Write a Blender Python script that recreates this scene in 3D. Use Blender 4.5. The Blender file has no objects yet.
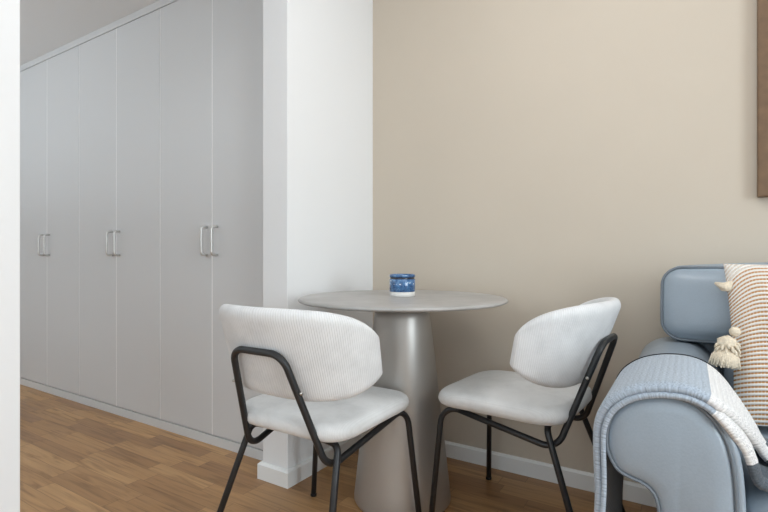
import bpy, bmesh, math, random
from mathutils import Vector, Matrix
random.seed(7)
PI = math.pi
SC = bpy.context.scene
COL = SC.collection

# ------------------------------------------------------------------ helpers
def link(name, me, mat=None, parent=None, smooth=True):
    o = bpy.data.objects.new(name, me)
    COL.objects.link(o)
    if mat is not None:
        for m in (mat if isinstance(mat, (list, tuple)) else [mat]):
            me.materials.append(m)
    if parent is not None:
        o.parent = parent
    if smooth:
        for p in me.polygons:
            p.use_smooth = True
    return o

def bm_obj(name, bm, mat=None, parent=None, smooth=True, fix=True):
    if fix:
        bmesh.ops.recalc_face_normals(bm, faces=bm.faces)
    me = bpy.data.meshes.new(name)
    bm.to_mesh(me); bm.free()
    return link(name, me, mat, parent, smooth)

def empty(name, label, cat, loc=(0, 0, 0), rz=0.0, group=None):
    o = bpy.data.objects.new(name, None)
    o.empty_display_size = 0.1
    COL.objects.link(o)
    o.location = loc; o.rotation_euler = (0, 0, rz)
    o['label'] = label; o['category'] = cat
    if group: o['group'] = group
    return o

def tag(o, label, cat, group=None):
    o['label'] = label; o['category'] = cat
    if group: o['group'] = group
    return o

def struct(o):
    o['kind'] = 'structure'
    return o

def add_box(bm, lo, hi, bev=0.0, seg=2):
    lo = Vector(lo); hi = Vector(hi)
    r = bmesh.ops.create_cube(bm, size=1.0)
    vs = r['verts']
    c = (lo + hi) / 2; s = hi - lo
    for v in vs:
        v.co = Vector((v.co.x * s.x + c.x, v.co.y * s.y + c.y, v.co.z * s.z + c.z))
    if bev > 0:
        es = list({e for v in vs for e in v.link_edges})
        bmesh.ops.bevel(bm, geom=es, offset=bev, segments=seg, affect='EDGES', profile=0.5)
    return bm

def box(name, lo, hi, mat, parent=None, bev=0.0, seg=2, smooth=False):
    bm = bmesh.new(); add_box(bm, lo, hi, bev, seg)
    return bm_obj(name, bm, mat, parent, smooth)

def round_path(pts, radii, seg=8):
    """polyline with rounded corners; radii per inner point"""
    P = [Vector(p) for p in pts]
    out = [P[0]]
    for i in range(1, len(P) - 1):
        a, b, c = P[i - 1], P[i], P[i + 1]
        u = (a - b); v = (c - b)
        lu, lv = u.length, v.length
        u.normalize(); v.normalize()
        ang = u.angle(v)
        r = radii[i - 1]
        d = min(r / math.tan(ang / 2), lu * 0.49, lv * 0.49)
        r2 = d * math.tan(ang / 2)
        bis = (u + v).normalized()
        cen = b + bis * (r2 / math.sin(ang / 2))
        s = b + u * d; e = b + v * d
        va = s - cen; vb = e - cen
        tot = va.angle(vb); ax = va.cross(vb).normalized()
        for k in range(seg + 1):
            out.append(cen + Matrix.Rotation(tot * k / seg, 3, ax) @ va)
    out.append(P[-1])
    return out

def add_tube(bm, pts, r, n=10, closed=False, cap=True):
    P = [Vector(p) for p in pts]
    N = len(P)
    T = []
    for i in range(N):
        if closed:
            t = P[(i + 1) % N] - P[i - 1]
        else:
            t = P[min(i + 1, N - 1)] - P[max(i - 1, 0)]
        T.append(t.normalized())
    ref = Vector((0, 0, 1)) if abs(T[0].z) < 0.9 else Vector((1, 0, 0))
    nrm = (ref - T[0] * ref.dot(T[0])).normalized()
    rings = []
    for i in range(N):
        if i:
            q = T[i - 1].rotation_difference(T[i])
            nrm = q @ nrm
            nrm = (nrm - T[i] * nrm.dot(T[i])).normalized()
        bn = T[i].cross(nrm)
        rr = r[i] if isinstance(r, (list, tuple)) else r
        rings.append([bm.verts.new(P[i] + (nrm * math.cos(2 * PI * k / n) + bn * math.sin(2 * PI * k / n)) * rr) for k in range(n)])
    M = N if closed else N - 1
    for i in range(M):
        A, B = rings[i], rings[(i + 1) % N]
        sh = 0
        if closed and i == N - 1:
            best = 1e9
            for s in range(n):
                d = (A[0].co - B[s].co).length
                if d < best: best, sh = d, s
        for k in range(n):
            bm.faces.new((A[k], A[(k + 1) % n], B[(k + 1 + sh) % n], B[(k + sh) % n]))
    if cap and not closed:
        bm.faces.new(rings[0][::-1]); bm.faces.new(rings[-1])
    return bm

def tube(name, pts, r, mat, parent=None, n=10, closed=False):
    bm = bmesh.new(); add_tube(bm, pts, r, n, closed)
    return bm_obj(name, bm, mat, parent)

def add_lathe(bm, prof, n=48, cen=(0, 0, 0)):
    """prof: list of (r, z); r==0 gives a pole"""
    rings = []
    for r, z in prof:
        if r < 1e-6:
            rings.append([bm.verts.new((cen[0], cen[1], cen[2] + z))])
        else:
            rings.append([bm.verts.new((cen[0] + r * math.cos(2 * PI * k / n), cen[1] + r * math.sin(2 * PI * k / n), cen[2] + z)) for k in range(n)])
    for A, B in zip(rings[:-1], rings[1:]):
        for k in range(n):
            a = A[k % len(A)]; b = A[(k + 1) % len(A)]
            c = B[(k + 1) % len(B)]; d = B[k % len(B)]
            f = []
            for v in (a, b, c, d):
                if v not in f: f.append(v)
            if len(f) > 2: bm.faces.new(f)
    return bm

def lathe(name, prof, mat, parent=None, n=48, cen=(0, 0, 0)):
    bm = bmesh.new(); add_lathe(bm, prof, n, cen)
    return bm_obj(name, bm, mat, parent)

def grid_obj(name, F, nu, nv, mat, parent=None, uv=None, wrap_u=False):
    """F(i,j)->co ; uv(i,j)->(u,v)"""
    bm = bmesh.new()
    L = bm.loops.layers.uv.new('UVMap') if uv else None
    V = [[bm.verts.new(F(i, j)) for j in range(nv)] for i in range(nu)]
    for i in range(nu - (0 if wrap_u else 1)):
        for j in range(nv - 1):
            idx = ((i, j), (i + 1, j), (i + 1, j + 1), (i, j + 1))
            f = bm.faces.new([V[a % nu][b] for a, b in idx])
            if L:
                for lp, (a, b) in zip(f.loops, idx): lp[L].uv = uv(a, b)
    return bm, V, L

def sgnpow(x, e): return math.copysign(abs(x) ** e, x)

# ------------------------------------------------------------------ materials
def new_mat(name):
    m = bpy.data.materials.new(name); m.use_nodes = True
    nt = m.node_tree
    return m, nt, nt.nodes['Principled BSDF']

def lin(c):
    return tuple((x / 12.92 if x <= 0.04045 else ((x + 0.055) / 1.055) ** 2.4) for x in [v / 255 for v in c]) + (1.0,)

def plain(name, rgb, rough=0.5, metal=0.0, nscale=0, namp=0.0, bump=0.0, spec=0.5, coat=0.0, sheen=0.0, wrinkle=0.0):
    """solid paint/leather/metal with slight noise mottling and bump"""
    m, nt, b = new_mat(name)
    b.inputs['Roughness'].default_value = rough
    b.inputs['Metallic'].default_value = metal
    b.inputs['Specular IOR Level'].default_value = spec
    b.inputs['Coat Weight'].default_value = coat
    b.inputs['Sheen Weight'].default_value = sheen
    c = lin(rgb)
    b.inputs['Base Color'].default_value = c
    if nscale:
        tc = nt.nodes.new('ShaderNodeTexCoord')
        n = nt.nodes.new('ShaderNodeTexNoise'); n.inputs['Scale'].default_value = nscale
        n.inputs['Detail'].default_value = 5
        nt.links.new(tc.outputs['Object'], n.inputs['Vector'])
        if namp:
            r = nt.nodes.new('ShaderNodeValToRGB')
            r.color_ramp.elements[0].position = 0.3; r.color_ramp.elements[1].position = 0.7
            r.color_ramp.elements[0].color = tuple(x * (1 - namp) for x in c[:3]) + (1,)
            r.color_ramp.elements[1].color = tuple(min(1, x * (1 + namp)) for x in c[:3]) + (1,)
            nt.links.new(n.outputs['Fac'], r.inputs['Fac'])
            nt.links.new(r.outputs['Color'], b.inputs['Base Color'])
        if bump:
            bp = nt.nodes.new('ShaderNodeBump'); bp.inputs['Strength'].default_value = bump
            bp.inputs['Distance'].default_value = 0.004
            nt.links.new(n.outputs['Fac'], bp.inputs['Height'])
            nt.links.new(bp.outputs['Normal'], b.inputs['Normal'])
            if wrinkle:     # broad soft creases of stretched hide
                n2 = nt.nodes.new('ShaderNodeTexNoise'); n2.inputs['Scale'].default_value = 7
                n2.inputs['Detail'].default_value = 1.5; n2.inputs['Distortion'].default_value = 0.3
                nt.links.new(tc.outputs['Object'], n2.inputs['Vector'])
                b2 = nt.nodes.new('ShaderNodeBump'); b2.inputs['Strength'].default_value = wrinkle
                b2.inputs['Distance'].default_value = 0.02
                nt.links.new(n2.outputs['Fac'], b2.inputs['Height'])
                nt.links.new(b2.outputs['Normal'], bp.inputs['Normal'])
    return m

def math_node(nt, op, a, b=None, c=None):
    n = nt.nodes.new('ShaderNodeMath'); n.operation = op
    for i, v in enumerate((a, b, c)):
        if v is None: continue
        if isinstance(v, (int, float)): n.inputs[i].default_value = v
        else: nt.links.new(v, n.inputs[i])
    return n.outputs[0]

def ramp(nt, fac, stops):
    r = nt.nodes.new('ShaderNodeValToRGB')
    el = r.color_ramp.elements
    while len(el) < len(stops): el.new(0.5)
    for e, (p, c) in zip(el, stops):
        e.position = p; e.color = c
    nt.links.new(fac, r.inputs['Fac'])
    return r.outputs['Color']

def mixrgb(nt, fac, a, b, blend='MIX'):
    n = nt.nodes.new('ShaderNodeMix'); n.data_type = 'RGBA'; n.blend_type = blend
    def put(i, v):
        if isinstance(v, (int, float)): n.inputs[i].default_value = v
        elif isinstance(v, tuple): n.inputs[i].default_value = v
        else: nt.links.new(v, n.inputs[i])
    put(0, fac); put(6, a); put(7, b)
    return n.outputs[2]

def parquet_mat():
    m, nt, b = new_mat('oak_parquet')
    tc = nt.nodes.new('ShaderNodeTexCoord')
    sep = nt.nodes.new('ShaderNodeSeparateXYZ'); nt.links.new(tc.outputs['Object'], sep.inputs[0])
    x, y = sep.outputs[0], sep.outputs[1]
    W = 0.068
    yr = math_node(nt, 'DIVIDE', y, W)
    row = math_node(nt, 'FLOOR', yr)
    wn = nt.nodes.new('ShaderNodeTexWhiteNoise'); wn.noise_dimensions = '1D'
    nt.links.new(row, wn.inputs['W'])
    ln = math_node(nt, 'MULTIPLY_ADD', wn.outputs['Value'], 0.12, 0.36)
    xs = math_node(nt, 'DIVIDE', math_node(nt, 'ADD', x, math_node(nt, 'MULTIPLY', wn.outputs['Value'], 7.3)), ln)
    colm = math_node(nt, 'FLOOR', xs)
    comb = nt.nodes.new('ShaderNodeCombineXYZ'); nt.links.new(colm, comb.inputs[0]); nt.links.new(row, comb.inputs[1])
    w2 = nt.nodes.new('ShaderNodeTexWhiteNoise'); w2.noise_dimensions = '2D'
    nt.links.new(comb.outputs[0], w2.inputs['Vector'])
    tone = w2.outputs['Value']
    base = ramp(nt, tone, [(0.0, lin((158, 116, 75))), (0.3, lin((172, 130, 86))), (0.65, lin((190, 147, 101))), (1.0, lin((200, 158, 112)))])
    # grain: noise stretched along x, shifted per strip
    gx = math_node(nt, 'MULTIPLY_ADD', tone, 31.0, math_node(nt, 'MULTIPLY', x, 3.0))
    gy = math_node(nt, 'MULTIPLY_ADD', tone, 17.0, math_node(nt, 'MULTIPLY', y, 46.0))
    gv = nt.nodes.new('ShaderNodeCombineXYZ'); nt.links.new(gx, gv.inputs[0]); nt.links.new(gy, gv.inputs[1])
    n1 = nt.nodes.new('ShaderNodeTexNoise'); n1.inputs['Scale'].default_value = 1.0; n1.inputs['Detail'].default_value = 6
    n1.inputs['Distortion'].default_value = 1.1
    nt.links.new(gv.outputs[0], n1.inputs['Vector'])
    grain = ramp(nt, n1.outputs['Fac'], [(0.3, (0.50, 0.45, 0.40, 1)), (0.48, (0.92, 0.91, 0.90, 1)), (0.75, (1.12, 1.11, 1.1, 1))])
    c1 = mixrgb(nt, 0.75, base, grain, 'MULTIPLY')
    # joints
    fy = math_node(nt, 'FRACT', yr); fx = math_node(nt, 'FRACT', xs)
    jy = math_node(nt, 'LESS_THAN', fy, 0.022)
    jx = math_node(nt, 'LESS_THAN', fx, 0.006)
    j = math_node(nt, 'MULTIPLY', math_node(nt, 'MAXIMUM', jy, jx), 0.5)
    c2 = mixrgb(nt, j, c1, lin((84, 58, 36)))
    nt.links.new(c2, b.inputs['Base Color'])
    rr = math_node(nt, 'MULTIPLY_ADD', w2.outputs['Value'], 0.16, 0.30)
    nt.links.new(rr, b.inputs['Roughness'])
    b.inputs['Specular IOR Level'].default_value = 0.45
    bp = nt.nodes.new('ShaderNodeBump'); bp.inputs['Strength'].default_value = 0.12; bp.inputs['Distance'].default_value = 0.002
    nt.links.new(n1.outputs['Fac'], bp.inputs['Height']); nt.links.new(bp.outputs['Normal'], b.inputs['Normal'])
    return m

def cord_mat(name, rgb, pitch=0.0065, amp=1.0):
    """ribbed corduroy; ribs across U, blotchy nap"""
    m, nt, b = new_mat(name)
    uv = nt.nodes.new('ShaderNodeUVMap')
    sep = nt.nodes.new('ShaderNodeSeparateXYZ'); nt.links.new(uv.outputs[0], sep.inputs[0])
    s = math_node(nt, 'SINE', math_node(nt, 'MULTIPLY', sep.outputs[0], 2 * PI / pitch))
    tc = nt.nodes.new('ShaderNodeTexCoord')
    n = nt.nodes.new('ShaderNodeTexNoise'); n.inputs['Scale'].default_value = 9.0; n.inputs['Detail'].default_value = 7
    n.inputs['Roughness'].default_value = 0.65
    nt.links.new(tc.outputs['Object'], n.inputs['Vector'])
    c = lin(rgb)
    base = ramp(nt, n.outputs['Fac'], [(0.32, tuple(v * .86 for v in c[:3]) + (1,)), (0.52, c), (0.7, tuple(min(1, v * 1.06) for v in c[:3]) + (1,))])
    rib = ramp(nt, math_node(nt, 'MULTIPLY_ADD', s, 0.5, 0.5), [(0.0, (0.86, 0.855, 0.85, 1)), (0.45, (1, 1, 1, 1))])
    nt.links.new(mixrgb(nt, amp, base, rib, 'MULTIPLY'), b.inputs['Base Color'])
    b.inputs['Roughness'].default_value = 0.95
    b.inputs['Specular IOR Level'].default_value = 0.15
    b.inputs['Sheen Weight'].default_value = 0.25
    bp = nt.nodes.new('ShaderNodeBump'); bp.inputs['Strength'].default_value = 0.35 * amp; bp.inputs['Distance'].default_value = 0.0015
    nt.links.new(s, bp.inputs['Height']); nt.links.new(bp.outputs['Normal'], b.inputs['Normal'])
    return m

def knit_mat(name, rgb, pitch=0.012):
    m, nt, b = new_mat(name)
    uv = nt.nodes.new('ShaderNodeUVMap')
    sep = nt.nodes.new('ShaderNodeSeparateXYZ'); nt.links.new(uv.outputs[0], sep.inputs[0])
    u, v = sep.outputs[0], sep.outputs[1]
    s = math_node(nt, 'SINE', math_node(nt, 'MULTIPLY', u, 2 * PI / pitch))
    n = nt.nodes.new('ShaderNodeTexNoise'); n.inputs['Scale'].default_value = 260; n.inputs['Detail'].default_value = 3
    nt.links.new(uv.outputs[0], n.inputs['Vector'])
    c = lin(rgb)
    base = ramp(nt, n.outputs['Fac'], [(0.3, tuple(x * .55 for x in c[:3]) + (1,)), (0.55, c), (0.75, tuple(min(1, x * 1.2) for x in c[:3]) + (1,))])
    rib = ramp(nt, math_node(nt, 'MULTIPLY_ADD', s, 0.5, 0.5), [(0.0, (0.91, 0.91, 0.92, 1)), (0.4, (1, 1, 1, 1))])
    nt.links.new(mixrgb(nt, 1.0, base, rib, 'MULTIPLY'), b.inputs['Base Color'])
    b.inputs['Roughness'].default_value = 1.0; b.inputs['Specular IOR Level'].default_value = 0.1
    b.inputs['Sheen Weight'].default_value = 0.2
    h = math_node(nt, 'ADD', math_node(nt, 'MULTIPLY', s, 0.5), n.outputs['Fac'])
    bp = nt.nodes.new('ShaderNodeBump'); bp.inputs['Strength'].default_value = 0.28; bp.inputs['Distance'].default_value = 0.0015
    nt.links.new(h, bp.inputs['Height']); nt.links.new(bp.outputs['Normal'], b.inputs['Normal'])
    return m

def stripe_mat():
    """woven pillow: rust dashes between off-white ridges; UV v runs up the pillow in metres"""
    m, nt, b = new_mat('striped_weave')
    uv = nt.nodes.new('ShaderNodeUVMap')
    sep = nt.nodes.new('ShaderNodeSeparateXYZ'); nt.links.new(uv.outputs[0], sep.inputs[0])
    u, v = sep.outputs[0], sep.outputs[1]
    P = 0.0118
    wob = nt.nodes.new('ShaderNodeTexNoise'); wob.inputs['Scale'].default_value = 9
    nt.links.new(uv.outputs[0], wob.inputs['Vector'])
    vv = math_node(nt, 'MULTIPLY_ADD', wob.outputs['Fac'], 0.006, v)
    f = math_node(nt, 'FRACT', math_node(nt, 'DIVIDE', vv, P))
    inst = math_node(nt, 'MULTIPLY', math_node(nt, 'GREATER_THAN', f, 0.55), math_node(nt, 'LESS_THAN', f, 0.98))
    du = math_node(nt, 'FRACT', math_node(nt, 'DIVIDE', u, 0.0075))
    dash = math_node(nt, 'LESS_THAN', du, 0.78)
    fac = math_node(nt, 'MULTIPLY', inst, math_node(nt, 'MULTIPLY_ADD', dash, 0.6, 0.4))
    # pale woven band along the top hem
    hem = math_node(nt, 'GREATER_THAN', v, 0.432)
    fac = math_node(nt, 'MULTIPLY', fac, math_node(nt, 'MULTIPLY_ADD', hem, -0.65, 1.0))
    nt.links.new(mixrgb(nt, fac, lin((238, 233, 226)), lin((192, 138, 84))), b.inputs['Base Color'])
    b.inputs['Roughness'].default_value = 0.95; b.inputs['Specular IOR Level'].default_value = 0.1
    hgt = math_node(nt, 'SINE', math_node(nt, 'MULTIPLY', f, 2 * PI))
    bp = nt.nodes.new('ShaderNodeBump'); bp.inputs['Strength'].default_value = 0.6; bp.inputs['Distance'].default_value = 0.003
    nt.links.new(hgt, bp.inputs['Height']); nt.links.new(bp.outputs['Normal'], b.inputs['Normal'])
    return m

def glaze_mat():
    m, nt, b = new_mat('blue_glaze')
    tc = nt.nodes.new('ShaderNodeTexCoord')
    sep = nt.nodes.new('ShaderNodeSeparateXYZ'); nt.links.new(tc.outputs['Object'], sep.inputs[0])
    z = sep.outputs[2]
    vo = nt.nodes.new('ShaderNodeTexVoronoi'); vo.inputs['Scale'].default_value = 95
    nt.links.new(tc.outputs['Object'], vo.inputs['Vector'])
    n = nt.nodes.new('ShaderNodeTexNoise'); n.inputs['Scale'].default_value = 60; n.inputs['Detail'].default_value = 4
    nt.links.new(tc.outputs['Object'], n.inputs['Vector'])
    blue = ramp(nt, n.outputs['Fac'], [(0.3, lin((36, 66, 106))), (0.5, lin((62, 106, 152))), (0.72, lin((112, 152, 190)))])
    spots = math_node(nt, 'LESS_THAN', vo.outputs['Distance'], 0.27)
    band = math_node(nt, 'MULTIPLY', math_node(nt, 'GREATER_THAN', z, 0.046), math_node(nt, 'LESS_THAN', z, 0.064))
    c = mixrgb(nt, math_node(nt, 'MULTIPLY', math_node(nt, 'MULTIPLY', spots, band), 0.75), blue, lin((200, 214, 226)))
    low = math_node(nt, 'MULTIPLY', spots, math_node(nt, 'LESS_THAN', z, 0.046))
    c = mixrgb(nt, math_node(nt, 'MULTIPLY', low, 0.55), c, lin((28, 60, 112)))
    ring = math_node(nt, 'MULTIPLY', math_node(nt, 'GREATER_THAN', z, 0.0665), math_node(nt, 'LESS_THAN', z, 0.0745))
    c = mixrgb(nt, ring, c, lin((26, 34, 54)))
    nt.links.new(c, b.inputs['Base Color'])
    b.inputs['Roughness'].default_value = 0.12; b.inputs['Coat Weight'].default_value = 0.6
    return m

def stone_mat():
    m, nt, b = new_mat('grey_stone_top')
    tc = nt.nodes.new('ShaderNodeTexCoord')
    n = nt.nodes.new('ShaderNodeTexNoise'); n.inputs['Scale'].default_value = 5; n.inputs['Detail'].default_value = 8
    n.inputs['Roughness'].default_value = 0.6
    nt.links.new(tc.outputs['Object'], n.inputs['Vector'])
    nt.links.new(ramp(nt, n.outputs['Fac'], [(0.3, lin((158, 155, 151))), (0.5, lin((174, 171, 168))), (0.72, lin((190, 188, 185)))]), b.inputs['Base Color'])
    b.inputs['Roughness'].default_value = 0.42
    return m

M = dict(
    white=plain('white_paint', (236, 236, 236), 0.55, nscale=60, bump=0.02),
    trim=plain('white_trim_paint', (240, 240, 238), 0.35, nscale=40, bump=0.01),
    hall=plain('hall_white_paint', (226, 227, 228), 0.6, nscale=60, bump=0.02),
    beige=plain('beige_wall_paint', (201, 189, 173), 0.75, nscale=2.2, namp=0.015, bump=0.0),
    ceil=plain('ceiling_paint', (232, 232, 232), 0.8, nscale=30, bump=0.02),
    ward=plain('wardrobe_lacquer', (222, 223, 224), 0.38, nscale=25, bump=0.01),
    wardedge=plain('wardrobe_carcass_white', (252, 252, 252), 0.4, nscale=25, bump=0.01),  # carcass white; also colours the painted seam highlights
    handle=plain('satin_nickel', (214, 213, 210), 0.4, 0.7, nscale=50, bump=0.02),
    steel=plain('brushed_steel', (196, 194, 190), 0.3, 1.0, nscale=50, bump=0.02),
    black=plain('black_powder_coat', (34, 35, 37), 0.42, nscale=300, bump=0.08),
    rubber=plain('black_rubber', (22, 22, 22), 0.8, nscale=80, bump=0.05),
    metal=plain('satin_grey_pedestal', (182, 178, 173), 0.42, 0.75, nscale=3, namp=0.03, bump=0.0),
    leather=plain('blue_grey_leather', (150, 162, 173), 0.34, nscale=260, namp=0.03, bump=0.08, spec=0.55, wrinkle=0.28),
    piping=plain('grey_leather_piping', (112, 120, 128), 0.4, nscale=200, bump=0.1),
    base_dk=plain('black_sofa_underside', (24, 25, 27), 0.9, nscale=120, bump=0.1),
    wood=plain('brown_wood', (112, 86, 60), 0.5, nscale=30, namp=0.15, bump=0.05),
    canvas=plain('pale_canvas', (214, 206, 192), 0.9, nscale=8, namp=0.06, bump=0.05),
    cream=plain('cream_yarn', (226, 212, 190), 1.0, nscale=180, namp=0.14, bump=0.6, spec=0.1),
    floor=parquet_mat(),
    cord=cord_mat('offwhite_corduroy', (225, 225, 225), 0.0065, 0.7),
    cord_seat=cord_mat('offwhite_corduroy_seat', (225, 225, 224), 0.005, 0.35),
    knit_l=knit_mat('light_grey_knit', (176, 187, 199)),
    knit_w=knit_mat('white_knit', (236, 234, 232)),
    knit_d=knit_mat('charcoal_knit', (92, 99, 106)),
    knit_k=knit_mat('black_knit', (30, 32, 36)),
    stripe=stripe_mat(),
    glaze=glaze_mat(),
    stone=stone_mat(),
    ceramic=plain('unglazed_white_ceramic', (222, 219, 214), 0.5, nscale=80, namp=0.02, bump=0.05),
)

# ------------------------------------------------------------------ setting
H_CAM = 0.92
WY = 2.046          # beige wall plane
WX = -1.358          # partition face on the living-room side
WXO = -1.498         # partition face on the hall side
RX = 3.0            # right wall
FY = -2.7           # wall behind the camera
HX = -5.2           # far end of the hall
PY = 1.432          # front of the pillar
JY = 0.519          # near jamb of the opening
HC = 2.287          # hall ceiling
LC = 2.55           # living room ceiling

struct(box('floor', (HX, FY, -0.1), (RX, 2.3, 0), M['floor']))
struct(box('wall_back', (WX, WY, 0), (RX, WY + 0.12, LC), M['beige']))
struct(box('wall_partition', (WXO, FY, 0), (WX, JY, LC), M['white'], bev=0.003, smooth=False))
struct(box('wall_pillar', (WXO, PY, 0), (WX, WY + 0.12, LC), M['white'], bev=0.003))
struct(box('wall_lintel', (WXO, JY, 2.12), (WX, PY, LC), M['white']))
struct(box('ceiling', (WX, FY, LC), (RX, WY + 0.12, LC + 0.1), M['ceil']))
struct(box('ceiling_hall', (HX, FY, HC), (WXO, 2.3, HC + 0.1), M['ceil']))
struct(box('wall_hall_back', (HX, 2.18, 0), (WXO, 2.3, HC), M['hall']))
struct(box('wall_hall_end', (HX - 0.12, FY, 0), (HX, 2.3, HC), M['hall']))

def wall_with_window(name, axis, pos0, pos1, a0, a1, w0, w1, z0, z1, top, mat):
    bm = bmesh.new()
    def seg(lo, hi, zl, zh):
        if axis == 'y': add_box(bm, (lo, pos0, zl), (hi, pos1, zh))
        else: add_box(bm, (pos0, lo, zl), (pos1, hi, zh))
    seg(a0, w0, 0, top); seg(w1, a1, 0, top); seg(w0, w1, 0, z0); seg(w0, w1, z1, top)
    return struct(bm_obj(name, bm, mat, None, False))

# window in the right wall and one behind the camera
WR = dict(a=-0.9, b=0.6, z0=0.55, z1=2.25)
WF = dict(a=-0.9, b=1.5, z0=0.75, z1=2.25)
wall_with_window('wall_right', 'x', RX, RX + 0.15, FY, WY + 0.12, WR['a'], WR['b'], WR['z0'], WR['z1'], LC, M['white'])
wall_with_window('wall_front', 'y', FY - 0.15, FY, HX, RX, WF['a'], WF['b'], WF['z0'], WF['z1'], LC, M['white'])

def win_frame(name, axis, p, a, b, z0, z1):
    bm = bmesh.new(); t = 0.05
    def bar(lo, hi, zl, zh):
        if axis == 'y': add_box(bm, (lo, p, zl), (hi, p + 0.06, zh))
        else: add_box(bm, (p, lo, zl), (p + 0.06, hi, zh))
    bar(a, a + t, z0, z1); bar(b - t, b, z0, z1); bar(a, b, z0, z0 + t); bar(a, b, z1 - t, z1)
    m = (a + b) / 2
    bar(m - t / 2, m + t / 2, z0, z1)
    return struct(bm_obj(name, bm, M['trim'], None, False))
win_frame('window_1', 'x', RX + 0.05, WR['a'], WR['b'], WR['z0'], WR['z1'])
win_frame('window_2', 'y', FY - 0.11, WF['a'], WF['b'], WF['z0'], WF['z1'])

def baseboard(name, path, h=0.068, t=0.015, cl=False):
    """path: xy points along the wall, board sits to the right-hand side"""
    prof = [(0, 0), (t, 0), (t, h - 0.008), (t - 0.008, h), (0, h)]
    bm = bmesh.new(); P = [Vector((x, y)) for x, y in path]
    rings = []
    for i, p in enumerate(P):
        ds = []
        if i > 0: ds.append((p - P[i - 1]).normalized())
        if i < len(P) - 1: ds.append((P[i + 1] - p).normalized())
        ns = [Vector((d.y, -d.x)) for d in ds]
        n = ns[0] if len(ns) == 1 else (ns[0] + ns[1]) / (1 + ns[0].dot(ns[1]))
        rings.append([bm.verts.new((p.x + n.x * a, p.y + n.y * a, z)) for a, z in prof])
    for A, B in zip(rings[:-1], rings[1:]):
        for k in range(len(prof)):
            bm.faces.new((A[k], A[(k + 1) % 5], B[(k + 1) % 5], B[k]))
    bm.faces.new(rings[0]); bm.faces.new(rings[-1][::-1])
    return struct(bm_obj(name, bm, M['trim'], None, False))

baseboard('baseboard_pillar', [(WXO, 1.553), (WXO, PY), (WX, PY), (WX, WY)])
baseboard('baseboard_back', [(WX + 0.016, WY), (RX, WY)])
baseboard('baseboard_partition', [(WX, FY), (WX, JY), (WXO, JY), (WXO, FY)])

# ------------------------------------------------------------------ wardrobes
DW = 0.424
DT, DB = 2.243, 0.048
FRONT = 1.553
def make_handle(parent, x):
    pts = [(x, FRONT + 0.002, 0.925), (x, FRONT - 0.034, 0.925), (x, FRONT - 0.034, 1.062), (x, FRONT + 0.002, 1.062)]
    path = round_path(pts, [0.016, 0.016], 6)
    bm = bmesh.new()
    add_tube(bm, path, 0.0066, 8)
    bm.transform(Matrix.Translation(-Vector(parent_world(parent))))
    return bm_obj('handle', bm, M['handle'], parent)
def parent_world(p):
    v = Vector((0, 0, 0))
    while p is not None:
        v = v + p.location; p = p.parent
    return v
ward_labels = [
    'white built-in wardrobe with two flat doors, nearest the white pillar',
    'white built-in wardrobe with two flat doors, middle one of the hall row',
    'white built-in wardrobe with two flat doors, furthest down the hall at the left']
for k in range(3):
    x1 = -1.547 - 2 * DW * k; x0 = x1 - 2 * DW; xm = (x0 + x1) / 2
    t = empty('wardrobe', ward_labels[k], 'wardrobe', (xm, FRONT, 0), 0, 'row of white hall wardrobes')
    L = Vector((xm, FRONT, 0))
    bm = bmesh.new()
    add_box(bm, (x0 - xm, 0.021, 0.002), (x1 - xm, 0.615, HC - 0.002))
    bm_obj('carcass', bm, M['wardedge'], t, False)
    box('plinth', (x0 - xm, -0.002, 0.0), (x1 - xm, 0.0205, DB - 0.004), M['ward'], t)
    box('top_filler', (x0 - xm, -0.001, DT + 0.003), (x1 - xm, 0.0205, HC - 0.001), M['ward'], t)
    for s in (0, 1):
        a = x0 + s * DW + 0.0026; b = a + DW - 0.0052
        d = box('door', (a - xm, 0, DB), (b - xm, 0.0195, DT), M['ward'], t, bev=0.0035, seg=2)
        hx = (b - 0.036) if s == 0 else (a + 0.036)
        make_handle(d, hx)
    for xs in (x0 + 0.0005, x0 + DW, x1 - 0.0005):
        h = 0.0005 if xs != x0 + DW else 0.003
        box('seam_highlight', (xs - xm - (h if xs != x0 + 0.0005 else 0.0005), 0.0012, DB), (xs - xm + (h if xs != x0 + 0.0005 else 0.002), 0.0208, DT), M['wardedge'], t)  # added whiter strips paint the light caught by door edges into the seams
struct(box('trim_1', (-1.547, FRONT + 0.001, 0), (WXO, FRONT + 0.02, HC), M['ward']))
struct(box('trim_2', (HX, FRONT + 0.001, 0), (-1.547 - 6 * DW, FRONT + 0.02, HC), M['ward']))

# ------------------------------------------------------------------ round table and jar
TX, TY = -0.925, 1.597
TZ = 0.0155
tb = empty('pedestal_table', 'round grey table with a stone-look top on a wide cone pedestal', 'table', (TX, TY, 0))
R = 0.391
top = [(0, 0.731), (0.30, 0.731), (R - 0.030, 0.732), (R - 0.010, 0.735), (R - 0.002, 0.7385), (R, 0.741), (R - 0.0015, 0.7445), (R - 0.006, 0.748), (R - 0.012, 0.7495), (R - 0.03, 0.75), (0, 0.75)]
top = [(a, z + TZ) for a, z in top]
lathe('tabletop', top, M['stone'], tb, 96)
ped = [(0, 0.0), (0.170, 0.0), (0.178, 0.003), (0.182, 0.010), (0.1825, 0.02)]
for i in range(1, 13):
    f = i / 12
    z = 0.02 + f * (0.712 + TZ)
    ped.append((0.1825 - 0.083 * f + 0.0008 * math.sin(PI * f), z))
ped.append((0, 0.732 + TZ))
lathe('pedestal', ped, M['metal'], tb, 72)

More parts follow.
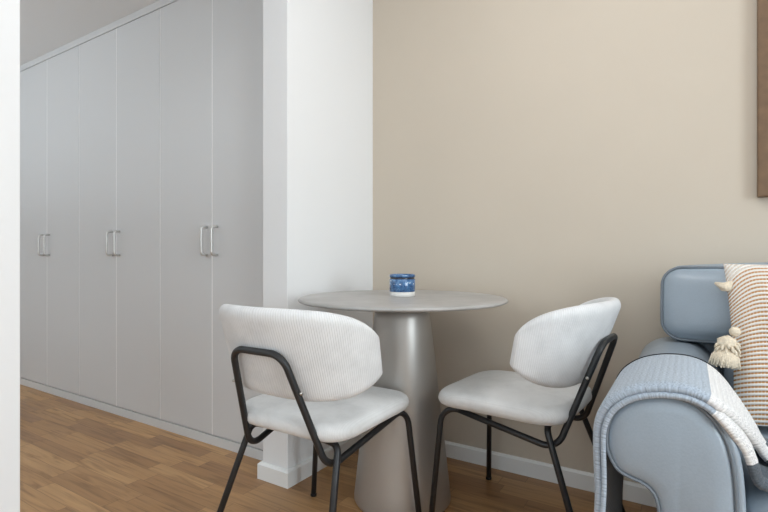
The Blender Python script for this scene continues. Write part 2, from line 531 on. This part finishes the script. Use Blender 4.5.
jx, jy = -0.930, 1.606
JR = 0.0495
jar = empty('candle_jar', 'small glossy blue ceramic candle jar with an unglazed white foot on the round table', 'candle jar', (jx, jy, 0.766))
lathe('foot', [(0, 0), (JR - 0.004, 0), (JR - 0.001, 0.002), (JR - 0.001, 0.019), (0, 0.019)], M['ceramic'], jar, 48)
prof = [(JR - 0.002, 0.0185), (JR, 0.020), (JR, 0.066), (JR - 0.0022, 0.068), (JR - 0.0022, 0.072), (JR, 0.0745), (JR + 0.0004, 0.081), (JR - 0.001, 0.0845), (JR - 0.004, 0.0845), (JR - 0.0055, 0.080), (JR - 0.006, 0.060), (0, 0.058)]
lathe('glazed_body', prof, M['glaze'], jar, 48)

# ------------------------------------------------------------------ chairs
def spaced(n):
    # denser towards both rims
    return [math.sin(PI / 2 * (2 * i / (n - 1) - 1)) for i in range(n)]

def pad_mesh():
    nu, nv = 61, 29
    A = spaced(nu); B = spaced(nv)
    PH = math.radians(86); ax, by, yc = 0.255, 0.190, -0.050
    TH = 0.021
    def mid(a, b):
        q = min(1, abs(a))
        zt = 0.668 + 0.115 * max(0, 1 - q ** 3.2) ** 0.50
        zb = 0.608 - 0.085 * max(0, 1 - q ** 2.6) ** 0.6
        z = zb + (zt - zb) * (b + 1) / 2
        ph = a * PH * (1 - 0.012 * q ** 3 * (b + 1) / 2)
        s, c = math.sin(ph), math.cos(ph)
        e = 2 / 2.35
        x = ax * sgnpow(s, e); y = yc - by * sgnpow(c, e)
        lean = 0.10 + 0.27 * max(0, c)
        y -= lean * (z - 0.62)
        return Vector((x, y, z))
    def nrm(a, b):
        d = 1e-3
        u = mid(min(1, a + d), b) - mid(max(-1, a - d), b)
        v = mid(a, min(1, b + d)) - mid(a, max(-1, b - d))
        n = u.cross(v)
        return n.normalized()
    bm = bmesh.new(); L = bm.loops.layers.uv.new('UVMap')
    G = {}
    for side in (1, -1):
        for i, a in enumerate(A):
            for j, b in enumerate(B):
                m = max(abs(a), abs(b))
                rim = (i in (0, nu - 1)) or (j in (0, nv - 1))
                if rim and side == -1:
                    G[(side, i, j)] = G[(1, i, j)]; continue
                # rim rounding by true distance to the outline, in metres
                da = (1 - abs(a)) * 0.36; db = (1 - abs(b)) * 0.11
                d = min(da, db) if not rim else 0
                k = min(1, d / 0.024)
                th = TH * math.sqrt(max(0, 1 - (1 - k) ** 2)) * (0.92 + 0.08 * (1 - a * a))
                aa, bb = a * 0.9995, b * 0.9995
                G[(side, i, j)] = bm.verts.new(mid(aa, bb) + nrm(aa, bb) * th * side)
    for side in (1, -1):
        for i in range(nu - 1):
            for j in range(nv - 1):
                idx = ((i, j), (i + 1, j), (i + 1, j + 1), (i, j + 1))
                vs = [G[(side, a, b)] for a, b in idx]
                if side == -1: vs = vs[::-1]; idx = idx[::-1]
                if len(set(vs)) < 4: continue
                try: f = bm.faces.new(vs)
                except ValueError: continue
                for lp, (a, b) in zip(f.loops, idx):
                    co = lp.vert.co
                    lp[L].uv = (A[a] * PH * 0.24, co.z)
    bmesh.ops.recalc_face_normals(bm, faces=bm.faces)
    return bm

def seat_mesh():
    n, rings = 96, 16
    zb, zt = 0.413, 0.474
    def outline(th):
        c, s = math.cos(th), math.sin(th)
        e = 2 / 5.2
        x = 0.216 * sgnpow(c, e); y = 0.225 * sgnpow(s, e)
        f = (y + 0.225) / 0.450
        x *= 1.0 + 0.005 * f
        return Vector((x, y + 0.015))
    bm = bmesh.new(); L = bm.loops.layers.uv.new('UVMap')
    # profile in (inset fraction from edge, z): bottom centre -> rim -> top centre
    prof = []
    E = 0.030
    prof.append((0.0, zb))
    prof.append((0.5, zb))
    for k in range(9):
        a = -PI / 2 + PI * k / 8
        prof.append((('e', E * (1 - math.cos(a))), zb + (zt - 0.006 - zb) * (0.5 + 0.5 * math.sin(a))))
    for f, dz in ((0.72, 0.005), (0.5, 0.0075), (0.25, 0.009), (0.0, 0.0095)):
        prof.append((f, zt - 0.006 + dz))
    cen = Vector((0, 0.015))
    ringv = []
    for p, z in prof:
        if p == 0.0:
            ringv.append([bm.verts.new((cen.x, cen.y, z))]); continue
        r = []
        for k in range(n):
            o = outline(2 * PI * k / n)
            d = o - cen
            if isinstance(p, tuple): q = cen + d * (1 - p[1] / d.length)
            else: q = cen + d * p
            # the front edge dips a little (waterfall)
            dip = -0.010 * max(0, (q.y - 0.10) / 0.147) ** 2 
            r.append(bm.verts.new((q.x, q.y, z + dip)))
        ringv.append(r)
    for A, B in zip(ringv[:-1], ringv[1:]):
        for k in range(n):
            f = []
            for v in (A[k % len(A)], A[(k + 1) % n % len(A)], B[(k + 1) % n % len(B)], B[k % len(B)]):
                if v not in f: f.append(v)
            fc = bm.faces.new(f)
            for lp in fc.loops: lp[L].uv = (lp.vert.co.x, lp.vert.co.y)
    return bm

TR = 0.0098
def make_chair(label, loc, rz, group):
    t = empty('dining_chair', label, 'chair', loc, rz, group)
    bm_obj('backrest', pad_mesh(), M['cord'], t)
    bm_obj('seat', seat_mesh(), M['cord_seat'], t)
    box('seat_plate', (-0.16, -0.13, 0.4045), (0.16, 0.17, 0.4135), M['black'], t, bev=0.003)
    for s in (-1, 1):
        ff = Vector((s * 0.232, 0.222, 0)); ft = Vector((s * 0.190, 0.199, 0.420))
        lo = Vector((s * 0.151, -0.172, 0.336)); up = Vector((s * 0.098, -0.292, 0.668))
        pth = round_path([ff, ft, lo], [0.055], 10)
        # front leg: foot to just past the bend
        tube('leg', pth[:-1], TR, M['black'], t, 12)
        st = pth[-2]
        lathe('foot_cap', [(0, 0), (TR + 0.002, 0), (TR + 0.002, 0.008), (0, 0.008)], M['rubber'], t, 14, (ff.x, ff.y, 0))
        side = round_path([st, lo, up], [0.05], 10)
        tube('rail', side[:-1] + [side[-1]], TR, M['black'], t, 12) if False else None
        rf = Vector((s * 0.230, -0.293, 0)); rc = Vector((s * 0.169, -0.148, 0.4))
        inn = Vector((0.0, -0.120, 0.400))
        rp = round_path([rf, rc, inn], [0.03], 8)
        tube('leg', rp, TR, M['black'], t, 12)
        lathe('foot_cap', [(0, 0), (TR + 0.002, 0), (TR + 0.002, 0.008), (0, 0.008)], M['rubber'], t, 14, (rf.x, rf.y, 0))
    # one bent tube: side rails, uprights and the bar behind the backrest
    ftL = Vector((-0.190, 0.199, 0.420)); ffL = Vector((-0.232, 0.222, 0)); loL = Vector((-0.151, -0.172, 0.336)); upL = Vector((-0.094, -0.289, 0.663))
    mir = lambda v: Vector((-v.x, v.y, v.z))
    stL = round_path([ffL, ftL, loL], [0.055], 10)[-2]
    loop = round_path([stL, loL, upL, mir(upL), mir(loL), mir(stL)], [0.055, 0.05, 0.05, 0.055], 12)
    tube('frame', loop, TR, M['black'], t, 12)
    for s in (-1, 1):
        c = Vector((s * 0.118, -0.252, 0.56))
        bm = bmesh.new()
        add_tube(bm, [c + Vector((s * 0.006, 0, 0)), c + Vector((s * 0.0135, -0.004, 0))], 0.0045, 8)
        bm_obj('bolt', bm, M['steel'], t)
    return t

def copy_tree(o, parent=None):
    c = o.copy(); COL.objects.link(c)
    if parent is not None: c.parent = parent
    for ch in list(o.children): copy_tree(ch, c)
    return c

chairA = make_chair('off-white ribbed chair, back turned to us, in front of the round table',
                    (-0.989, 1.210, 0), math.radians(0.3), 'dining chairs at the round table')
chairB = copy_tree(chairA)
chairB['label'] = 'off-white ribbed chair seen from its side, between the round table and the sofa'
chairB.location = (-0.499, 1.675, 0); chairB.rotation_euler = (0, 0, math.radians(85.5))

# ------------------------------------------------------------------ sofa
SX0, SY0 = -0.036, 1.11      # left arm centre line, arm front
SL = 1.93                    # distance between arm centre lines
sofa = empty('sofa', 'blue-grey leather sofa with rolled arms against the beige wall', 'sofa', (0.9, 1.5, 0))
SO = Vector((0.9, 1.5, 0))
ARM = [(-0.052, 0.418), (-0.060, 0.444), (-0.075, 0.458), (-0.092, 0.464), (-0.113, 0.470), (-0.129, 0.481), (-0.142, 0.505), (-0.147, 0.530),
       (-0.143, 0.568), (-0.126, 0.602), (-0.095, 0.626), (-0.063, 0.637), (-0.034, 0.641), (-0.004, 0.637), (0.023, 0.622), (0.045, 0.596),
       (0.060, 0.564), (0.069, 0.515), (0.073, 0.450)]
ARM = [(-0.046, 0.10), (-0.046, 0.25), (-0.047, 0.36)] + ARM + [(0.076, 0.36), (0.078, 0.25), (0.078, 0.10)]

def smooth_poly(pts, n, closed=False):
    """Catmull-Rom resample"""
    P = [Vector(p) for p in pts]; out = []
    N = len(P)
    segs = N if closed else N - 1
    per = max(1, n // segs)
    for i in range(segs):
        p0 = P[i - 1] if (closed or i > 0) else P[0]
        p1 = P[i]; p2 = P[(i + 1) % N]
        p3 = P[(i + 2) % N] if (closed or i + 2 < N) else P[-1]
        for k in range(per):
            t = k / per
            out.append(0.5 * ((2 * p1) + (p2 - p0) * t + (2 * p0 - 5 * p1 + 4 * p2 - p3) * t * t + (3 * p1 - p0 - 3 * p2 + p3) * t ** 3))
    if not closed: out.append(P[-1])
    return out

ARMS = [Vector((p.x, p.y)) for p in smooth_poly([(a, b, 0) for a, b in ARM], 66)]
def offset_poly(P, d):
    out = []
    for i, p in enumerate(P):
        a = P[max(0, i - 1)]; b = P[min(len(P) - 1, i + 1)]
        t = (b - a).normalized()
        out.append(p + Vector((-t.y, t.x)) * d)     # path runs clockwise seen from -Y: left normal points outwards
    return out

def make_arm(mirror):
    sx = -1 if mirror else 1
    def W(p, y): return Vector((sx * (p.x - SX0) + (SX0 if not mirror else SX0 + SL), y, p.y)) - SO
    bm = bmesh.new()
    def vary(k):
        # the upholstery stands a little further out on the seat side than on the roll
        return [p + (q - p) * (0.55 + 1.0 * max(0, (q - p).x / 0.01)) * k for p, q in zip(ARMS, offset_poly(ARMS, 0.01))]
    outer = vary(1.0)
    # rounded front lip, then straight back to the wall side
    sections = [(ARMS, SY0 + 0.004), (vary(0.45), SY0 + 0.000), (vary(0.8), SY0 + 0.003), (outer, SY0 + 0.012),
                (outer, 1.3), (outer, 1.6), (outer, 1.90), (offset_poly(ARMS, 0.006), 1.93), (offset_poly(ARMS, -0.01), 1.945)]
    rings = [[bm.verts.new(W(p, y)) for p in poly] for poly, y in sections]
    for A, B in zip(rings[:-1], rings[1:]):
        for k in range(len(A) - 1):
            bm.faces.new((A[k], A[k + 1], B[k + 1], B[k]))
        bm.faces.new((A[-1], A[0], B[0], B[-1]))
    bm.faces.new(rings[-1]); bm.faces.new(rings[0][::-1])
    arm = bm_obj('arm', bm, M['leather'], sofa)
    # padded front panel, softly domed
    bm = bmesh.new()
    cen = Vector((0.0, 0.50))
    lev = [(0.0, 0.006), (0.004, 0.0005), (0.012, -0.004), (0.03, -0.008)]
    rr = []
    for d, yy in lev:
        rr.append([bm.verts.new(W(p, SY0 + yy)) for p in offset_poly(ARMS, -d)])
    for A, B in zip(rr[:-1], rr[1:]):
        for k in range(len(A) - 1): bm.faces.new((A[k], A[k + 1], B[k + 1], B[k]))
        bm.faces.new((A[-1], A[0], B[0], B[-1]))
    face = bm.faces.new(rr[-1])
    bmesh.ops.triangulate(bm, faces=[face])
    pan = bm_obj('front_panel', bm, M['leather'], arm)
    pp = [W(p, SY0 + 0.001) for p in offset_poly(ARMS, 0.001)]
    tube('piping', pp, 0.0036, M['piping'], arm, 8)
    return arm
make_arm(False); make_arm(True)

def soft_box(name, lo, hi, rad, mat, parent, puff=0.0, org=SO, n=14, tilt=0.0):
    """rounded cushion with slightly bulging faces"""
    lo = Vector(lo); hi = Vector(hi); c = (lo + hi) / 2; h = (hi - lo) / 2
    bm = bmesh.new()
    bmesh.ops.create_cube(bm, size=2.0)
    bmesh.ops.subdivide_edges(bm, edges=bm.edges[:], cuts=n, use_grid_fill=True)
    for v in bm.verts:
        q = Vector((sgnpow(math.sin(v.co.x * PI / 2), 1), sgnpow(math.sin(v.co.y * PI / 2), 1), sgnpow(math.sin(v.co.z * PI / 2), 1)))
        p = Vector((q.x * h.x, q.y * h.y, q.z * h.z))
        inner = Vector((max(-h.x + rad, min(h.x - rad, p.x)), max(-h.y + rad, min(h.y - rad, p.y)), max(-h.z + rad, min(h.z - rad, p.z))))
        d = p - inner
        if d.length > 1e-9: p = inner + d.normalized() * rad
        w = [(1 - q.x ** 2), (1 - q.y ** 2), (1 - q.z ** 2)]
        p.x += puff * 0.3 * q.x * w[1] * w[2]; p.y += puff * q.y * w[0] * w[2]; p.z += puff * q.z * w[0] * w[1]
        if tilt: p.y += tilt * p.z
        v.co = p + c - org
    return bm_obj(name, bm, mat, parent)

def rrect_path(x0, x1, z0, z1, r, y, tilt=0.0, org=SO, n=8):
    pts = []
    zc = (z0 + z1) / 2
    for cx, cz, a0 in ((x1 - r, z1 - r, 0), (x0 + r, z1 - r, 90), (x0 + r, z0 + r, 180), (x1 - r, z0 + r, 270)):
        for k in range(n + 1):
            a = math.radians(a0 + 90 * k / n)
            z = cz + r * math.sin(a)
            pts.append(Vector((cx + r * math.cos(a), y + tilt * (z - zc), z)) - org)
    return pts

xi0 = SX0 + 0.124; xi1 = SX0 + SL - 0.124       # between the arms
box('base', Vector((xi0 - 0.13, 1.16, 0.10)) - SO, Vector((xi1 + 0.13, 1.93, 0.24)) - SO, M['base_dk'], sofa, bev=0.015, seg=3)
box('seat_frame', Vector((xi0 + 0.002, 1.165, 0.24)) - SO, Vector((xi1 - 0.002, 1.80, 0.33)) - SO, M['leather'], sofa, bev=0.015, seg=3)
box('back_frame', Vector((SX0 - 0.02, 1.915, 0.12)) - SO, Vector((SX0 + SL + 0.02, 2.005, 0.86)) - SO, M['leather'], sofa, bev=0.03, seg=4, smooth=True)
mid = (xi0 + xi1) / 2
for a, b in ((xi0 + 0.004, mid - 0.003), (mid + 0.003, xi1 - 0.004)):
    soft_box('seat_cushion', (a, 1.19, 0.325), (b, 1.80, 0.452), 0.04, M['leather'], sofa, 0.008)
TILT = 0.16
for a, b in ((-0.078, mid - 0.003), (mid + 0.003, SX0 + SL + 0.042)):
    cu = soft_box('back_cushion', (a, 1.79, 0.655), (b, 1.93, 0.885), 0.052, M['leather'], sofa, 0.02, tilt=TILT)
    tube('piping', rrect_path(a + 0.001, b - 0.001, 0.656, 0.884, 0.058, 1.815, TILT), 0.0042, M['piping'], cu, 8, True)
    la = max(a, xi0 + 0.004); lb = min(b, xi1 - 0.004)
    soft_box('lumbar_pad', (la, 1.775, 0.445), (lb, 1.905, 0.668), 0.04, M['leather'], sofa, 0.01)
for sx in (SX0 + 0.03, SX0 + SL - 0.03):
    for sy in (1.20, 1.88):
        lathe('leg', [(0, 0), (0.018, 0), (0.024, 0.101), (0, 0.101)], M['rubber'], sofa, 16, (sx - SO.x, sy - SO.y, 0))

# ------------------------------------------------------------------ throw blanket over the left arm
def blanket():
    root = empty('throw_blanket', 'light grey, white and charcoal knitted throw draped over the sofa arm', 'blanket', (SX0, 1.4, 0))
    BO = Vector((SX0, 1.4, 0))
    armtop = [p + (q - p) * (0.55 + 1.0 * max(0, (q - p).x / 0.01)) for p, q in zip(ARMS, offset_poly(ARMS, 0.01))]
    armtop = offset_poly(armtop, 0.002)
    # arm points from the roll's left bulge over the top to the inner face
    i0 = max(range(len(armtop)), key=lambda i: -armtop[i].x)
    over = [p for p in armtop[i0:] if p.y > 0.575 or p.x < 0]
    def layer(name, off, front, back, drop, inner_end, tint, th):
        base = [Vector((p.x, p.y)) for p in over]
        base = offset_poly(base, off)
        left = []
        zt = base[0].y
        n = 12
        for k in range(n):
            f = k / n
            left.append(Vector((base[0].x - 0.004 + 0.004 * f, drop + (zt - drop) * f)))
        path = left + base + [Vector(q) for q in inner_end]
        path = [Vector((p.x, p.y)) for p in smooth_poly([(q.x, q.y, 0) for q in path], len(path) * 2)]
        S = [0.0]
        for a, b in zip(path[:-1], path[1:]): S.append(S[-1] + (b - a).length)
        tot = S[-1]
        nv = 19
        rnd = random.Random(3 + int(off * 1000))
        bm = bmesh.new(); L = bm.loops.layers.uv.new('UVMap')
        nor = []
        for i in range(len(path)):
            t = (path[min(i + 1, len(path) - 1)] - path[max(i - 1, 0)]).normalized()
            nor.append(Vector((-t.y, t.x)))
        G = []
        xt = next(i for i, p in enumerate(path) if i > len(left) * 2 and p.x > 0.0)
        def pt(i, j, o):
            f = j / (nv - 1)
            y0 = front(S[i] - S[xt]); y1 = back(S[i] - S[xt])
            y = y0 + (y1 - y0) * f
            hang = max(0, (S[len(left) * 2] - S[i])) 
            w = 0.004 * math.sin(7 * f + 14 * S[i]) * min(1, hang / 0.1)
            inn = max(0, S[i] - S[xt] - 0.06)
            w2 = 0.010 * math.sin(9 * f + 5 * S[i]) * min(1, inn / 0.1)
            q = path[i] + nor[i] * (o + w + abs(w2) - 0.007 * max(0, 1 - f / 0.07) ** 2)
            return Vector((q.x, y, q.y)) - BO
        V1 = [[bm.verts.new(pt(i, j, th)) for j in range(nv)] for i in range(len(path))]
        V0 = [[bm.verts.new(pt(i, j, 0.0)) for j in range(nv)] for i in range(len(path))]
        def quad(vs, ij):
            f = bm.faces.new(vs)
            i = sum(a for a, b in ij) / 4; j = sum(b for a, b in ij) / 4
            ii = min(len(S) - 1, int(i))
            f.material_index = tint(S[ii] - S[xt], path[ii], j / (nv - 1))
            for lp, (a, b) in zip(f.loops, ij): lp[L].uv = (S[a], b / (nv - 1) * 0.5)
        N = len(path)
        for i in range(N - 1):
            for j in range(nv - 1):
                ij = ((i, j), (i + 1, j), (i + 1, j + 1), (i, j + 1))
                quad([V1[a][b] for a, b in ij], ij)
                quad([V0[a][b] for a, b in ij][::-1], ij[::-1])
            for j in (0, nv - 1):
                quad([V1[i][j], V1[i + 1][j], V0[i + 1][j], V0[i][j]], ((i, j), (i + 1, j), (i + 1, j), (i, j)))
        for i in (0, N - 1):
            for j in range(nv - 1):
                quad([V1[i][j], V1[i][j + 1], V0[i][j + 1], V0[i][j]], ((i, j), (i, j + 1), (i, j + 1), (i, j)))
        bmesh.ops.recalc_face_normals(bm, faces=bm.faces)
        o = bm_obj(name, bm, [M['knit_l'], M['knit_w'], M['knit_d'], M['knit_k']], root)
        return path, S, xt, th, off
    def tint_up(s, p, f):
        if s < 0.022: return 0
        return 1 if p.y > 0.505 else 2
    def tint_lo(s, p, f):
        if p.y < 0.50 and p.x < -0.1: return 3 if f > 0.12 else 0
        if s < 0.028: return 0
        return 1 if p.y > 0.55 else 2
    fr_up = lambda s: 1.100 + (0.0 if s < 0.05 else min(0.16, (s - 0.05) * 0.95))
    bk_up = lambda s: 1.435 + (0.10 * min(1, max(0, -s - 0.16) / 0.2)) - (0.0 if s < 0.05 else min(0.04, (s - 0.05) * 0.3))
    fr_lo = lambda s: 1.096 + (0.0 if s < 0.06 else min(0.10, (s - 0.06) * 0.42))
    bk_lo = lambda s: 1.425 + (0.10 * min(1, max(0, -s - 0.16) / 0.2)) - (0.0 if s < 0.05 else min(0.06, (s - 0.05) * 0.4))
    layer('under_fold', 0.0, fr_lo, bk_lo, 0.16, [(0.086, 0.555), (0.098, 0.50), (0.112, 0.476), (0.15, 0.468), (0.20, 0.470)], tint_lo, 0.009)
    path, S, xt, th, off = layer('upper_fold', 0.012, fr_up, bk_up, 0.10, [(0.085, 0.585), (0.108, 0.535), (0.128, 0.497), (0.16, 0.485), (0.23, 0.484)], tint_up, 0.010)
    # dashed dark stitching along the back edge
    bm = bmesh.new()
    pts = []
    for i in range(24, xt + 16):
        a = path[i]; b = path[i + 1]
        t = (b - a).normalized(); n = Vector((-t.y, t.x))
        q = a + n * (th + 0.0005)
        pts.append(Vector((q.x, bk_up(S[i] - S[xt]), q.y)) - BO)
    add_tube(bm, pts, 0.0018, 6)
    bm_obj('edge_stitching', bm, M['knit_k'], root)
    return root
blanket()

# ------------------------------------------------------------------ striped cushion with tassels
def pillow():
    W, Hh = 0.45, 0.447
    root = empty('throw_pillow', 'rust and off-white striped cushion with cream tassels, leaning in the sofa corner', 'cushion', (0.322, 1.60, 0.476))
    nu = nv = 41
    A = spaced(nu); B = spaced(nv)
    bm = bmesh.new(); L = bm.loops.layers.uv.new('UVMap')
    lean = math.radians(16); roll = math.radians(-2.0)
    Rm = Matrix.Rotation(roll, 3, 'Y') 
    def put(x, y, z):
        # local: x across, z up from the bottom edge, y depth; lean back about the bottom edge
        v = Vector((x, y * math.cos(lean) + z * math.sin(lean), z * math.cos(lean) - y * math.sin(lean)))
        return Rm @ v
    G = {}
    for side in (1, -1):
        for i, a in enumerate(A):
            for j, b in enumerate(B):
                rim = i in (0, nu - 1) or j in (0, nv - 1)
                if rim and side == -1:
                    G[(side, i, j)] = G[(1, i, j)]; continue
                x = a * W / 2 * (1 - 0.045 * (1 - b * b)); z = (b * (1 - 0.045 * (1 - a * a)) + 1) * Hh / 2
                th = 0.068 * ((1 - a ** 2) * (1 - b ** 2)) ** 0.42
                th += 0.004 * math.sin(11 * a + 3 * b) * (1 - a * a) * (1 - b * b)
                y = -side * th
                G[(side, i, j)] = bm.verts.new(put(x, y, z))
    for side in (1, -1):
        for i in range(nu - 1):
            for j in range(nv - 1):
                ij = ((i, j), (i + 1, j), (i + 1, j + 1), (i, j + 1))
                vs = [G[(side, a, b)] for a, b in ij]
                if side == -1: vs = vs[::-1]; ij = ij[::-1]
                f = bm.faces.new(vs)
                for lp, (a, b) in zip(f.loops, ij):
                    fa, fb = A[a], B[b]
                    # weave droops towards the side edges where the cover is gathered
                    lp[L].uv = (fa * W / 2, (fb + 1) * Hh / 2 + 0.50 * max(0, abs(fa) - 0.66) ** 2 * (0.15 + 0.85 * min(1, max(0, (fb + 0.3) / 0.9))))
    bm_obj('cover', bm, M['stripe'], root)
    def strands(bm, top, d, length, spread, n, r, point=False):
        d = Vector(d).normalized()
        rnd = random.Random(5)
        e1 = d.orthogonal().normalized(); e2 = d.cross(e1)
        for k in range(n):
            a = 2 * PI * k / n * 2.4; q = math.sqrt((k + 0.5) / n)
            off = (e1 * math.cos(a) + e2 * math.sin(a))
            p0 = top + off * spread * 0.35 * q
            p1 = top + d * length * 0.5 + off * spread * 0.9 * q
            p2 = top + d * length * (0.92 + 0.16 * rnd.random()) + off * spread * (0.8 + 0.4 * rnd.random()) * q
            if point:   # yarn gathered to a tip
                p0 = top + off * spread * q
                p1 = top + d * length * 0.45 + off * spread * 0.7 * q + Vector((0, 0, -0.006))
                p2 = top + d * length + off * spread * 0.08 * q
            add_tube(bm, [p0, p1, p2], [r, r, r * 0.7], 5)
    def ball(bm, c, r, sz=1.0, lump=0.0):
        s = bmesh.ops.create_icosphere(bm, subdivisions=3, radius=r)
        rnd = random.Random(int(c[0] * 1e4) + 9)
        for v in s['verts']:
            k = 1 + lump * math.sin(v.co.x * 420 + 1) * math.sin(v.co.y * 390 + 2) * math.sin(v.co.z * 450)
            v.co = Vector((v.co.x * k, v.co.y * k, v.co.z * sz * k)) + Vector(c)
    # small tassel at the top left corner, sticking out sideways
    cor = put(-W / 2, 0, Hh)
    bm = bmesh.new()
    base = put(-W / 2 + 0.012, -0.010, Hh - 0.070)
    strands(bm, base, (-1.0, -0.30, 0.25), 0.038, 0.015, 60, 0.0030, True)
    bm_obj('tassel', bm, M['cream'], root)
    # big pompom tassel lying against the left edge, over the arm
    bm = bmesh.new()
    c = put(-W / 2 + 0.014, -0.062, 0.240)
    ball(bm, c, 0.0135, 1.0, 0.05)
    c2 = c + Vector((-0.018, -0.012, -0.034))
    ball(bm, c2, 0.023, 1.0, 0.3)
    strands(bm, c2 + Vector((0.0, -0.004, -0.008)), (-0.10, -0.15, -1), 0.050, 0.036, 110, 0.0036)
    for q in range(26):
        a = q * 2.4
        dd = Vector((math.cos(a), math.sin(a) * 0.8 - 0.3, 0.35 - 1.1 * q / 25))
        add_tube(bm, [c2 + dd * 0.012, c2 + dd * 0.024 + Vector((0, 0, -0.004)), c2 + dd * 0.028 + Vector((0, 0, -0.014))], [0.0042, 0.0042, 0.003], 6)
    bm_obj('tassel', bm, M['cream'], root)
    bm = bmesh.new()
    base = put(W / 2 - 0.006, -0.008, Hh - 0.02)
    strands(bm, base, (1.0, -0.25, 0.1), 0.05, 0.016, 30, 0.0026)
    bm_obj('tassel', bm, M['cream'], root)
    return root
pillow()

# ------------------------------------------------------------------ framed picture on the back wall, cut by the right edge
fx0, fz0 = 0.190, 1.115
pf = empty('picture_frame', 'brown wooden picture frame on the beige wall, cut off by the right edge', 'picture frame', (fx0 + 0.35, WY, fz0))
bm = bmesh.new()
fw, fh, ft_ = 0.70, 0.95, 0.05
add_box(bm, (-fw / 2, -0.030, 0), (-fw / 2 + ft_, -0.001, fh), 0.004)
add_box(bm, (fw / 2 - ft_, -0.030, 0), (fw / 2, -0.001, fh), 0.004)
add_box(bm, (-fw / 2 + ft_ - .002, -0.030, 0), (fw / 2 - ft_ + .002, -0.001, ft_), 0.004)
add_box(bm, (-fw / 2 + ft_ - .002, -0.030, fh - ft_), (fw / 2 - ft_ + .002, -0.001, fh), 0.004)
bm_obj('frame', bm, M['wood'], pf, False)
box('canvas', (-fw / 2 + ft_ - 0.004, -0.018, ft_ - 0.004), (fw / 2 - ft_ + 0.004, -0.003, fh - ft_ + 0.004), M['canvas'], pf)

# ------------------------------------------------------------------ light
def area(name, loc, rot, sx, sy, power, col=(1, 1, 1)):
    l = bpy.data.lights.new(name, 'AREA'); l.shape = 'RECTANGLE'
    l.size = sx; l.size_y = sy; l.energy = power; l.color = col
    o = bpy.data.objects.new(name, l); COL.objects.link(o)
    o.location = loc; o.rotation_euler = rot
    return o
cz = (WR['z0'] + WR['z1']) / 2
area('window_daylight', (RX + 0.13, (WR['a'] + WR['b']) / 2, cz), (PI / 2, 0, PI / 2), WR['b'] - WR['a'], WR['z1'] - WR['z0'], 86, (0.82, 0.93, 1.0))
cz = (WF['z0'] + WF['z1']) / 2
area('window_daylight_front', ((WF['a'] + WF['b']) / 2, FY - 0.13, cz), (PI / 2, 0, 0), WF['b'] - WF['a'], WF['z1'] - WF['z0'], 26, (0.74, 0.89, 1.0))
area('ceiling_bounce_fill', (1.0, 0.1, LC - 0.03), (0, 0, 0), 2.0, 1.8, 12, (0.94, 0.98, 1.0))  # added unseen panel standing in for flash bounced off the ceiling
area('seat_fill_light', (-0.35, 1.0, LC - 0.03), (0, 0, 0), 0.6, 0.6, 10, (0.96, 0.98, 1.0))  # added fill above the table to brighten the chair seats, no fixture there
area('hall_ceiling_fill', (-3.9, -1.0, 1.1), (PI, 0, 0), 1.2, 0.9, 54, (0.85, 0.94, 1.0))  # added unseen fill aimed up, brightens hall ceiling and wardrobes by bounce
area('hall_floor_fill', (-3.9, 0.0, HC - 0.03), (0, 0, 0), 0.5, 0.5, 1.0, (0.85, 0.94, 1.0))  # added weak downward fill for the hall floor, no fixture there

w = bpy.data.worlds.new('World'); SC.world = w; w.use_nodes = True
w.node_tree.nodes['Background'].inputs['Color'].default_value = (0.85, 0.93, 1.0, 1)
w.node_tree.nodes['Background'].inputs['Strength'].default_value = 1.0

# ------------------------------------------------------------------ camera
cd = bpy.data.cameras.new('Camera'); cam = bpy.data.objects.new('Camera', cd); COL.objects.link(cam)
cam.location = (0, 0, H_CAM); cam.rotation_euler = (PI / 2, 0, math.radians(32.24))
cd.sensor_width = 36; cd.lens = 485 / 768 * 36
cd.clip_start = 0.02
SC.camera = cam
SC.view_settings.view_transform = 'Standard'; SC.view_settings.look = 'None'
SC.view_settings.exposure = 0.0; SC.view_settings.gamma = 1.0
SC.view_settings.use_curve_mapping = False
